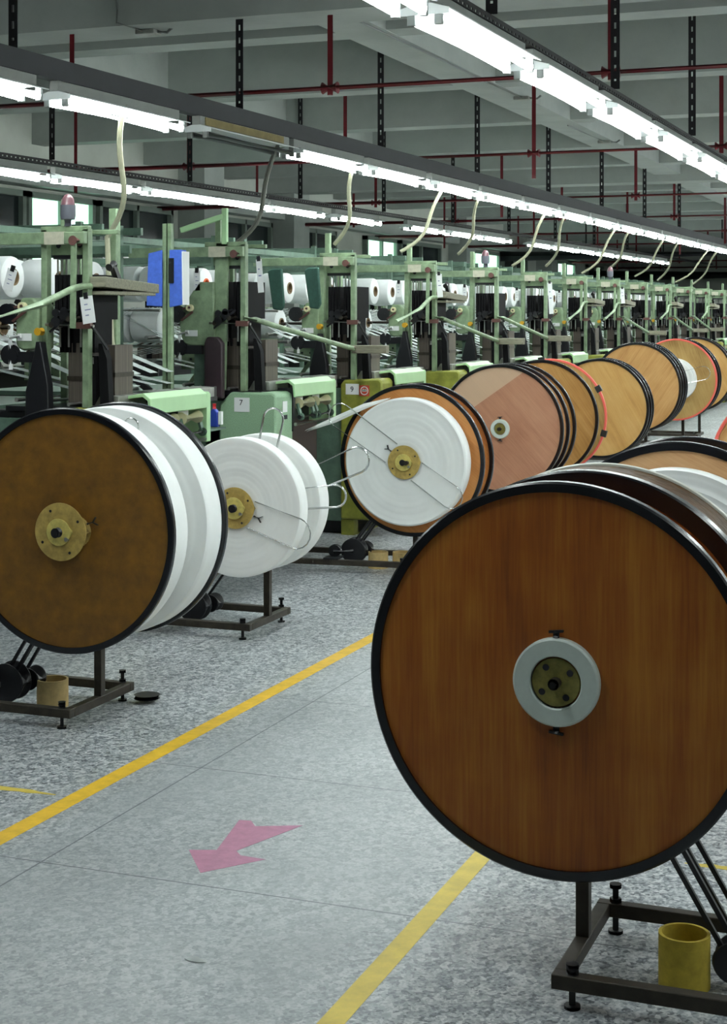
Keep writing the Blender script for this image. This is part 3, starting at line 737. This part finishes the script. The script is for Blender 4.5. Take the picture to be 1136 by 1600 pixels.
def make_loom(housing='olive', seven=False):
    t = thing('ribbon_loom', '', 'loom')
    G = 'green'
    MB().box(-.62, .02, .06, 1.17, .12, 1.14).box(-.66, .0, .1, 1.1, 0, .12).build('body', 'black', t, bevel=.01)
    MB().box(-.6, -.08, .03, .06, .1, 1.1).build('side_plate', 'green_dark', t, bevel=.004)
    # end housing towards the aisle
    if seven:
        pl = [(-.165, .55), (-.165, 1.08), (-.085, 1.16), (.20, 1.16), (.23, 1.14), (.23, .55)]
        h = MB().prism(pl, 0, .27).build('end_housing', 'housing_green', t, bevel=.014)
        MB().box(-.29, -.167, .03, .24, .5, .975).build('lower_housing', 'housing_green', t, bevel=.012)
        MB().box(.231, .234, .1, .17, 1.03, 1.10).build('notice', 'paper', t); MB().box(.231, .2345, .1, .17, .985, 1.012).build('notice_strip', 'ink', t)
    else:
        pl = [(-.10, .12), (-.10, 1.13), (-.07, 1.165), (.21, 1.175), (.235, 1.15), (.235, .12)]
        h = MB().prism(pl, 0, .24).build('end_housing', housing, t, bevel=.014)
    MB().box(-.1, .0, .02, 1.12, .0, .115).build('foot_plinth', 'olive' if not seven else 'green_dark', t)
    # take-up front
    MB().prism([(.07, 1.21), (.22, 1.235), (.262, 1.205), (.268, 1.125), (.255, 1.12), (.245, 1.195), (.215, 1.215), (.07, 1.195)], .22, .88).build('take_up_cover', 'green_light', t, bevel=.003)
    MB().prism_x([(.88, .93), (.88, 1.2), (.905, 1.215), (.93, 1.2), (.93, .93)], .06, .262).build('take_up_end', 'green_light', t, bevel=.004)
    MB().box(.03, .08, .25, 1.0, .7, 1.13).box(.04, .24, .25, .28, .9, 1.18).build('take_up_back', 'black', t)
    for yy in (.33, .61):
        for q in (0, .22):
            o = MB().bar((.235, yy + q, 1.075), (.26, yy + q, .99), .014, .032).cyl((.26, yy + q - .008, .99), (.26, yy + q + .008, .99), .024, 14).build('roller_arm', 'green_dark', t)
        MB().cyl((.235, yy + .01, 1.075), (.235, yy + .21, 1.075), .036, 20).build('take_up_roller', 'cream', o, label='cream coloured roller')
        MB().cyl((.26, yy - .03, .99), (.26, yy + .25, .99), .014, 12).build('roller_shaft', 'black', o)
    for yy in (.36, .64):
        MB().prism_x([(yy, 1.075), (yy + .12, 1.08), (yy + .12, 1.2), (yy, 1.2)], .205, .207).build('fed_ribbon', 'ribbon', t)
    MB().cyl((.25, .26, .945), (.25, .93, .945), .012, 10).build('guide_rod', 'steel', t)
    # shelf plates with steel guide blocks at the front edge of the reed table
    MB().box(-.5, .12, .02, 1.3, 1.14, 1.165).build('reed_table', 'black', t)
    for yy in (.12, .56, .94):
        MB().prism([(-.02, 1.165), (.13, 1.165), (.13, 1.222), (.02, 1.228)], yy, yy + .30).build('guide_block', 'grey_metal', t, bevel=.003)
        MB().box(.02, .125, yy + .302, yy + .34, 1.165, 1.225).build('guide_end', 'black', t)
    MB().cyl((-.3, .0, 1.19), (-.3, 1.3, 1.19), .012, 8).cyl((-.42, .0, 1.20), (-.42, 1.3, 1.20), .012, 8).cyl((-.1, .0, 1.18), (-.1, 1.3, 1.18), .01, 8).build('reed_rods', 'steel', t)
    # head frame
    for (x, y) in ((-.25, 0), (.0, 0), (-.25, .34)):
        if seven and (x, y) == (-.25, 0):
            MB().prism([(-.30, 1.2), (-.215, 1.2), (-.10, 2.12), (-.19, 2.12)][:0] or [(-.235, 1.17), (-.13, 1.17), (-.105, 2.11), (-.19, 2.11)], 0, .03).build('frame_post', G, t, bevel=.003)
            continue
        MB().box(x - .018, x + .018, y, y + .045, 1.165, 2.1).build('frame_post', G, t, bevel=.003)
    MB().box(-.27, .02, .0, .03, 2.085, 2.115).box(-.27, -.24, .03, .38, 2.08, 2.11).box(-.24, .02, .30, .33, 2.085, 2.11).build('frame_top', G, t, bevel=.003)
    hp = MB().box(-.235, -.015, .05, .065, 1.965, 2.045)
    hp.build('hook_plate', G, t, bevel=.003)
    o = MB()
    for x in (-.19, -.06): o.cyl((x, .046, 2.015), (x, .052, 2.015), .014, 14)
    o.build('plate_hole', 'ink', t)
    MB().box(-.225, -.02, .05, .1, 1.945, 1.965).box(-.2, -.18, .05, .07, 2.045, 2.09).box(-.07, -.05, .05, .07, 2.045, 2.09).build('hook_comb', 'black', t)
    # harness: seven black shafts with chrome hooks above and below
    for i in range(8):
        x = -.212 + .0265 * i + (.02 if i >= 4 else 0)
        MB().box(x - .0095, x + .0095, .06, .33, 1.625, 1.862).box(x - .004, x + .004, .1, .28, 1.45, 1.63).build('harness_shaft', 'harness', t)
        MB().cyl((x, .075, 1.86), (x, .075, 1.95), .0058, 6).build('harness_hook', 'steel', t)
        if i % 2: MB().cyl((x, .055, 1.48), (x, .055, 1.60), .006, 6).build('heddle_hook', 'steel', t)
    MB().box(-.175, -.085, .12, .34, 1.17, 1.50).box(.025, .09, .15, .34, 1.17, 1.49).build('heddles', 'heddle', t)
    MB().box(-.18, -.08, .115, .345, 1.30, 1.325).box(.02, .095, .145, .345, 1.32, 1.345).build('heddle_band', 'stand_steel', t)
    MB().box(-.083, -.02, .14, .34, 1.17, 1.43).prism([(.06, 1.17), (.115, 1.17), (.10, 1.42), (.07, 1.5), (.05, 1.5)], .05, .1).build('reed_frame', 'harness', t)
    MB().box(-.08, -.03, .128, .138, 1.39, 1.425).build('reed_label', 'grey_metal', t)
    # sley cover, dark and pointed (rounded and brown on the older loom)
    if seven:
        MB().prism([(-.245, 1.12), (-.245, 1.47), (-.225, 1.51), (-.15, 1.51), (-.115, 1.47), (-.115, 1.12)], -.06, -.015).build('sley_cover', 'brown_cover', t, bevel=.01)
    else:
        MB().prism([(-.33, 1.0), (-.325, 1.25), (-.275, 1.44), (-.262, 1.51), (-.235, 1.51), (-.222, 1.44), (-.19, 1.28), (-.18, 1.0)], -.06, -.005).build('sley_cover', 'black', t, bevel=.004)
        MB().cyl((-.245, -.07, 1.562), (-.245, -.03, 1.562), .021, 18).build('amber_knob', 'yellow_knob', t)
    # beam along the top with tape and rust-red pivot
    MB().box(-.80, .02, -.045, -.012, 2.02, 2.082).build('top_bar', G, t, bevel=.003)
    MB().box(-.22, -.10, -.0465, -.0105, 2.018, 2.084).build('tape_wrap', 'pale_tape', t)
    pv = MB().cyl((-.03, -.075, 2.035), (-.03, -.01, 2.035), .026, 14)
    pv.build('pivot_bolt', 'rust', t)
    MB().cyl((-.22, -.03, 1.60), (.07, -.03, 1.592), .008, 8).build('cross_rod', 'steel', t)
    MB().box(-.03, .055, -.045, -.015, 1.578, 1.612).build('rod_clamp', 'rust', t)
    for k in range(6):
        a = k * 1.05; q = (-.13 + .05 * math.cos(a), 1.63 + .04 * math.sin(a * 1.7))
        MB().cyl((q[0], -.04, q[1]), (q[0], .06, q[1]), .016 + .006 * (k % 3), 10).build('cam_roller', 'black' if k % 3 else 'stand_steel', t)
    MB().bar((-.2, -.02, 1.56), (-.04, -.02, 1.68), .012).build('cam_lever', 'black', t)
    MB().bar((.06, -.03, 1.59), (.1, .06, 1.47), .012).build('cam_lever', 'black', t)
    # cam gearbox with pulleys and label
    cb = MB().prism([(-.405, 1.50), (-.405, 1.66), (-.37, 1.74), (-.30, 1.74), (-.262, 1.70), (-.262, 1.47), (-.36, 1.462), (-.39, 1.475)], -.03, .12) if not seven else \
        MB().prism([(-.42, 1.50), (-.44, 1.60), (-.40, 1.72), (-.30, 1.86), (-.19, 1.86), (-.19, 1.45), (-.36, 1.45), (-.40, 1.465)], -.03, .10)
    cb.build('cam_gearbox', G, t, bevel=.01)
    MB().box(-.392, -.305, -.034, -.03, 1.513, 1.552).build('maker_label', 'paper', t)
    MB().lathe([(.011, -.06), (.022, -.06), (.022, -.03), (.011, -.03)], -.352, 1.695, 24).build('ring_guide', 'cream', t)
    b = MB().cyl((-.445, -.055, 1.655), (-.445, -.02, 1.655), .055, 24).cyl((-.445, -.06, 1.655), (-.445, -.05, 1.655), .018, 12)
    b.build('drive_pulley', 'black', t)
    MB().cyl((-.43, -.055, 1.44), (-.43, -.02, 1.44), .052, 24).box(-.43, -.27, -.045, -.01, 1.40, 1.455).build('lower_pulley', 'black', t)
    MB().bar((-.40, -.05, 1.69), (-.345, -.05, 1.70), .012).bar((-.41, -.05, 1.615), (-.33, -.05, 1.67), .012).build('drive_belt', 'rust', t)
    MB().box(-.345, -.275, .0, .06, 1.14, 1.46).build('gearbox_column', 'green_dark', t, bevel=.003)
    MB().cyl((-.425, -.05, 1.52), (-.42, -.05, 1.36), .011, 8).cyl((-.425, -.05, 1.53), (-.36, -.05, 1.54), .012, 8).build('oil_pipe', 'paper', t)
    # tall post, brackets
    MB().box(-.375, -.335, .36, .40, 1.16, 2.285).build('tall_post', G, t, bevel=.003)
    if seven:
        MB().bar((-.44, .0, 2.195), (-.13, .0, 2.28), .035, .028, (0, 1, 0)).box(-.145, -.11, -.01, .02, 2.1, 2.33).build('gantry_arm', 'green_light', t, bevel=.003)
    MB().prism([(-.70, 1.28), (-.47, 1.28), (-.47, 1.38), (-.52, 1.42), (-.62, 1.44), (-.70, 1.40)], .5, .515).build('tension_plate', G, t)
    pb = MB()
    for k in range(6): pb.cyl((-.66 + .035 * k, .49, 1.31 + .04 * (k % 2)), (-.66 + .035 * k, .499, 1.31 + .04 * (k % 2)), .008, 8)
    pb.build('plate_hole', 'ink', t)
    MB().bar((-.62, .45, 1.17), (-.52, .45, 1.30), .03, .012, (0, 1, 0)).bar((-.52, .45, 1.28), (-.51, .45, 1.38), .03, .012, (0, 1, 0)).build('tension_lever', G, t)
    MB().cyl((-.75, .1, 1.50), (-.75, 1.5, 1.50), .014, 8).cyl((-.72, .1, 1.34), (-.72, 1.5, 1.34), .014, 8).build('warp_roller', 'steel', t)
    ws = MB()
    for k in range(6):
        y = .22 + .2 * k
        ws.bar((-.75, y + .04, 1.515), (-.17, y + .03, 1.31), .085, .002, (0, 0, 1))
        ws.bar((-.72, y, 1.355), (-.17, y + .03, 1.24), .08, .002, (0, 0, 1))
    ws.build('warp_threads', 'thread', t)
    return t

def add_arm(t, arm):
    G = 'green'; sm = MB()
    if arm == 'rise':
        MB().bar((-.03, -.062, 2.03), (-.036, -.062, 1.58), .03, .012, (0, 1, 0)).build('pivot_arm', G, t)
        sm.tube([(.07, -1.15, 1.595), (.05, -.5, 1.70), (.0, -.12, 1.785), (.0, -.02, 1.80), (.02, .03, 1.80)], .0175, 10)
        a = sm.build('swing_arm', G, t)
        MB().prism_x([(.02, 1.795), (.60, 1.77), (.60, 1.82), (.02, 1.85)], .0, .11).box(.01, .1, .04, .58, 1.755, 1.775).build('arm_tray', 'tray_wood', a, bevel=.004)
        MB().bar((.055, .18, 1.92), (.055, .30, 1.76), .03, .03).cyl((.055, .15, 1.90), (.055, .20, 1.92), .022, 8).build('tray_clamp', 'black', a)
    else:
        sm.tube([(.0, .0, 1.635), (.05, .08, 1.62), (.06, .5, 1.56), (.06, 1.60, 1.42), (.05, 1.80, 1.40)], .0175, 10)
        a = sm.build('swing_arm', G, t)
        MB().box(.03, .30, 1.80, 1.875, 1.365, 1.425).build('arm_tray', 'tray_wood', a, bevel=.004)
        MB().cyl((.05, 1.74, 1.405), (.05, 1.79, 1.402), .02, 10).build('tray_clamp', 'rust', a)

L_olive = make_loom(); L_seven = make_loom(seven=True)
LOOM_X = -4.3
ARMS = ['r', 'f', '', 'rf', 'f', '', 'r', 'rf', '', 'rf', 'f', 'r', 'f', 'r', 'f']
LY = [7.1 + 1.9 * k for k in range(len(ARMS))]
labels = ['loom beside the big olive brown reel, topped by a smoky red dome lamp', 'green loom with a pale hammered green housing numbered 7', 'loom with an olive housing numbered 9'] + \
         ['%s loom of the aisle row beyond the one numbered 9' % ORD[k] for k in range(len(ARMS) - 3)]
looms = []
for k in range(9):      # the far row, turned round with its back to the aisle row
    dup(L_olive, (-8.15, 9.4 + 2.1 * k + 1.4, 0), '%s loom from the near end of the far row by the windows' % ORD[k], PI, 'looms by the windows')
for k in range(len(ARMS)):
    p = (LOOM_X, LY[k], 0)
    if k > 1: o = dup(L_olive, p, labels[k], 0, 'looms along the aisle')
    else:
        o = L_seven if k else L_olive; o.location = p; o['label'] = labels[k]; o['group'] = 'looms along the aisle'
    looms.append(o)
for k, a in enumerate(ARMS):
    if 'r' in a: add_arm(looms[k], 'rise')
    if 'f' in a: add_arm(looms[k], 'fall')
# loom 7 and 9: number plates; 9: round emblem
o = MB().box(-.058, .048, -.004, -.0005, 1.035, 1.125).build('number_plate', 'paper', looms[1]); text('7', .05, 'ink', o, (-.01, -.005, 1.092))
o = MB().box(-.055, .05, -.004, -.0005, 1.055, 1.135).build('number_plate', 'paper', looms[2]); text('9', .055, 'ink', o, (-.004, -.005, 1.093))
o = MB().box(.055, .135, -.004, -.0005, 1.045, 1.125).build('emblem_plate', 'red_label', looms[2], label='red plate with a white ring emblem')
MB().lathe([(.026, -.006), (.032, -.006), (.032, -.003), (.026, -.003)], .095, 1.085, 36).box(.075, .115, -.0055, -.003, 1.079, 1.092).cyl((.087, -.0055, 1.09), (.087, -.003, 1.09), .009, 12).cyl((.104, -.0055, 1.09), (.104, -.003, 1.09), .008, 12).build('ring_emblem', 'paper', o)
# extras of the first loom
l1 = looms[0]
d = MB().lathe([(0, .19), (.016, .185), (.032, .16), (.038, .12), (.039, .08)], 0, 0, 24, axis='z', closed=False)
o = MB().lathe([(.0, .0), (.036, .0), (.04, .02), (.04, .075), (0, .075)], 0, 0, 24, axis='z').cyl((0, 0, -.035), (0, 0, .0), .02, 12).build('dome_lamp', 'dome_grey', l1, loc=(-.11, .01, 2.15), label='grey base of the dome lamp')
MB().lathe([(0, .135), (.016, .13), (.03, .11), (.038, .075), (0, .075)], 0, 0, 24, axis='z').build('dome', 'dome', o, label='smoky red dome')
MB().box(-.375, -.325, .88, .93, 1.15, 2.27).build('tall_post', 'green', l1, bevel=.003)
MB().box(-.24, -.215, 1.28, 1.32, 1.15, 2.2).box(-.205, -.18, 1.28, 1.32, 1.15, 2.2).box(-.24, -.18, 1.31, 1.32, 1.15, 2.2).build('channel_post', 'green', l1, bevel=.002)
MB().box(.0, .26, .932, 1.13, .985, .998).build('side_shelf', 'green_dark', l1)
MB().box(-.62, -.44, -.15, -.12, 1.5, 1.88).build('black_screen', 'black', l1, bevel=.006)

# domes on other looms
for k in (4, 7):
    o = MB().lathe([(.0, .0), (.036, .0), (.04, .02), (.04, .075), (0, .075)], 0, 0, 20, axis='z').cyl((0, 0, -.035), (0, 0, .0), .02, 10).build('dome_lamp', 'dome_grey', looms[k], loc=(-.11, .01, 2.15))
    MB().lathe([(0, .135), (.016, .13), (.03, .11), (.038, .075), (0, .075)], 0, 0, 20, axis='z').build('dome', 'dome', o)

# ------------------------------------------------------------------ creels and yarn packages behind the looms
def make_creel():
    t = thing('creel', '', 'creel')
    for x in (-.95, -2.1):
        for y in (.1, 1.5):
            MB().box(x - .02, x + .02, y - .02, y + .02, 0, 2.24).build('creel_post', 'green_dark', t, bevel=.003)
    for z in (2.20, 2.06):
        for y in (.1, 1.5):
            MB().box(-2.4, -.80 if z > 2.1 else -.6, y + .02, y + .05, z - .025, z + .025).build('creel_beam', 'green_dark', t, bevel=.003)
    for x in (-.95, -1.5, -2.1): MB().box(x - .015, x + .015, .12, 1.5, 2.13, 2.17).build('creel_beam', 'green_dark', t)
    MB().bar((-1.75, .1, 1.75), (-.85, .1, 1.2), .04, .03, (0, 1, 0)).bar((-1.0, .1, 1.35), (-.72, .1, 1.15), .04, .03, (0, 1, 0)).bar((-.98, .1, 1.16), (-.75, .1, 1.34), .03, .02, (0, 1, 0)).build('diagonal_brace', 'strut', t)
    for (x0, x1, y, z) in ((-2.1, -.8, .35, 1.86), (-2.1, -.8, .85, 1.86), (-2.1, -.8, 1.3, 1.86), (-2.1, -.8, .35, 1.58), (-2.1, -.8, .85, 1.58)):
        MB().cyl((x0, y, z), (x1 + .1, y, z), .013, 8).build('spindle', 'stand_steel', t)
    MB().cyl((-1.6, .2, 1.68), (-.7, .2, 1.68), .01, 8).cyl((-1.5, .3, 1.44), (-.66, .3, 1.44), .016, 10).build('thread_rod', 'steel', t)
    th = MB(); rr = random.Random(5)
    for k in range(26):
        y = .2 + .045 * k
        th.cyl((-1.3 + .25 * rr.random(), y, 1.69), (-.70, y + .1 * rr.random() - .05, 1.50 + .03 * rr.random()), .003, 4)
        th.cyl((-.8 - .1 * rr.random(), y, 1.70), (-1.35, y, 1.48 + .05 * rr.random()), .003, 4)
    th.build('crossing_threads', 'thread', t)
    MB().box(-2.1, -.9, .15, 1.45, .5, .54).box(-2.1, -.9, .15, 1.45, 1.1, 1.13).build('creel_shelf', 'green_dark', t)
    return t
creel0 = make_creel(); creels = []
CN = ['the dome lamp loom', 'the pale green loom', 'the loom with the red emblem'] + ['the %s loom beyond the emblem' % ORD[k] for k in range(9)]
for k in range(12):
    lab = 'green steel creel frame standing behind %s' % CN[k]
    if k == 0: creel0.location = (LOOM_X, LY[0], 0); creel0['label'] = lab; creel0['group'] = 'creels behind the looms'
    else: dup(creel0, (LOOM_X, LY[k], 0), lab, 0, 'creels behind the looms')

def make_package(core, r=.118, l=.22):
    t = thing('yarn_package', '', 'yarn package')
    rr = r
    MB().lathe([(.045, -l / 2), (rr - .018, -l / 2), (rr - .004, -l / 2 + .008), (rr, -l / 2 + .022), (rr, l / 2 - .022), (rr - .004, l / 2 - .008), (rr - .018, l / 2), (.045, l / 2)], 0, 0, 40, axis='x').build('yarn', 'yarn', t)
    MB().lathe([(.036, -l / 2 - .006), (.046, -l / 2 - .006), (.046, l / 2 + .006), (.036, l / 2 + .006)], 0, 0, 28, axis='x').build('core_tube', core, t)
    MB().lathe([(0.014, -l / 2 + .03), (.037, -l / 2 + .03), (.037, l / 2 - .03), (.014, l / 2 - .03)], 0, 0, 20, axis='x').build('core_plug', 'brown_core', t)
    return t
P = {'b': make_package('brown_core'), 'o': make_package('orange')}; usedp = set()
for k in range(11):
    spots = [(-.78, .35, 1.86, 'b'), (-1.03, .35, 1.86, 'b'), (-.80, .85, 1.86, 'o' if k in (1, 2) else 'b'), (-1.06, .85, 1.86, 'b'), (-1.30, .35, 1.86, 'b'), (-1.3, .85, 1.86, 'b'), (-.82, 1.3, 1.86, 'b'), (-1.1, .85, 1.58, 'b'), (-1.36, .35, 1.58, 'b')] + ([(-.85, .35, 1.58, 'b'), (-1.1, .35, 1.58, 'b')] if k < 5 else [])
    for (x, y, z, c) in spots:
        lab = 'white yarn package, %s core, on the creel behind %s' % ('orange' if c == 'o' else 'brown', CN[k])
        g = 'yarn packages behind ' + CN[k]
        p = (LOOM_X + x, LY[k] + y, z)
        if c in usedp: dup(P[c], p, lab, 0, g)
        else:
            q = P[c]; q.location = p; q['label'] = lab; q['group'] = g; usedp.add(c)

# ------------------------------------------------------------------ small things
def card(label, x, y, z, wd, ht, tilt=0.0, lines=3, rz=0.0):
    t = thing('job_card', label, 'card', (x, y, z), rz, 'white job cards on the looms')
    c, s = math.cos(tilt), math.sin(tilt)
    def P_(u, v): return (u * c - v * s, u * s + v * c)
    def q(u0, u1, v0, v1, y0, y1, nm, m):
        return MB().prism([P_(u0, v0), P_(u1, v0), P_(u1, v1), P_(u0, v1)], y0, y1).build(nm, m, t)
    q(-wd / 2, wd / 2, -ht, 0, 0, .002, 'sheet', 'paper')
    q(-.012, .012, -.012, .02, -.004, .004, 'clip', 'black')
    for i in range(lines):
        v = -ht * (.28 + .2 * i); q(-wd * .22, wd * (.05 + .2 * (i % 2)), v - ht * .03, v, -.0008, .0, 'handwriting', 'blue_ink')
CARDS = [(-4.69, 7.02, 1.89, .06, .115, -.3), (-4.235, 7.0, 1.745, .075, .14, .15)]
card('tilted white job card with handwriting clipped beside the first loom head', *CARDS[0])
card('white job card hanging under the wooden tray of the first loom', *CARDS[1])
card('long white slip hanging beside the head of the loom numbered 7', -4.175, 8.97, 2.0, .04, .21, .08, 2)
for k in range(1, 10):
    card('small white job card hung beside the head of %s' % CN[k], LOOM_X - .31, LY[k] - .03, 1.93, .045, .125, 0)
for k in (3, 5, 7):
    card('long white slip hung from the head of %s' % CN[k], LOOM_X + .06, LY[k] - .04, 2.0, .05, .2 if k != 5 else .34, .06, 2)
# blue overall draped on the channel post
t = thing('blue_cloth', 'bright blue cloth draped around a green post behind the first loom', 'cloth', (-4.505, 8.36, 2.04))
MB().prism([(-.125, -.335), (-.112, -.02), (-.02, .0), (-.02, -.34)], -.015, .0).prism([(.03, -.345), (.03, .0), (.112, .0), (.118, -.33)], -.012, .0).box(-.06, .1, .062, .075, -.3, .0).build('cloth_panel', 'blue', t, bevel=.004)
MB().box(.028, .062, -.02, -.0125, -.2, -.05).build('black_pocket', 'black', t)
MB().box(.112, .122, -.01, .07, -.33, -.01).build('white_lining', 'paper', t)
# spray bottle on the shelf of loom 7
t = thing('spray_bottle', 'small blue bottle with red cap beside the pale green cover of the dome lamp loom', 'bottle', (-4.09, 8.18, 1.0))
MB().prism([(-.026, 0), (.026, 0), (.03, .02), (.026, .085), (.008, .105), (-.008, .105), (-.026, .085)], -.018, .018).build('body', 'blue_plastic', t, bevel=.005)
MB().cyl((0, 0, .1), (0, 0, .135), .011, 12).build('cap', 'red_plastic', t)
MB().box(.031, .05, -.012, .012, .015, .09).build('label_panel', 'paper', t)
# cloths on the creel behind number 9
for (x, y, z, lab) in ((-4.62, 10.2, 1.98, 'dark green cloth hanging on its own before the loom numbered 9'), (-4.40, 10.35, 1.99, 'dark green cloth hanging close to the post of the loom numbered 9')):
    o = MB().prism([(-.06, -.02), (-.03, .0), (.05, .0), (.07, -.26), (.05, -.3), (-.02, -.29)], 0, .03).build('hanging_cloth', 'teal_cloth', bevel=.01); o.location = (x, y, z); tag(o, lab, 'cloth')
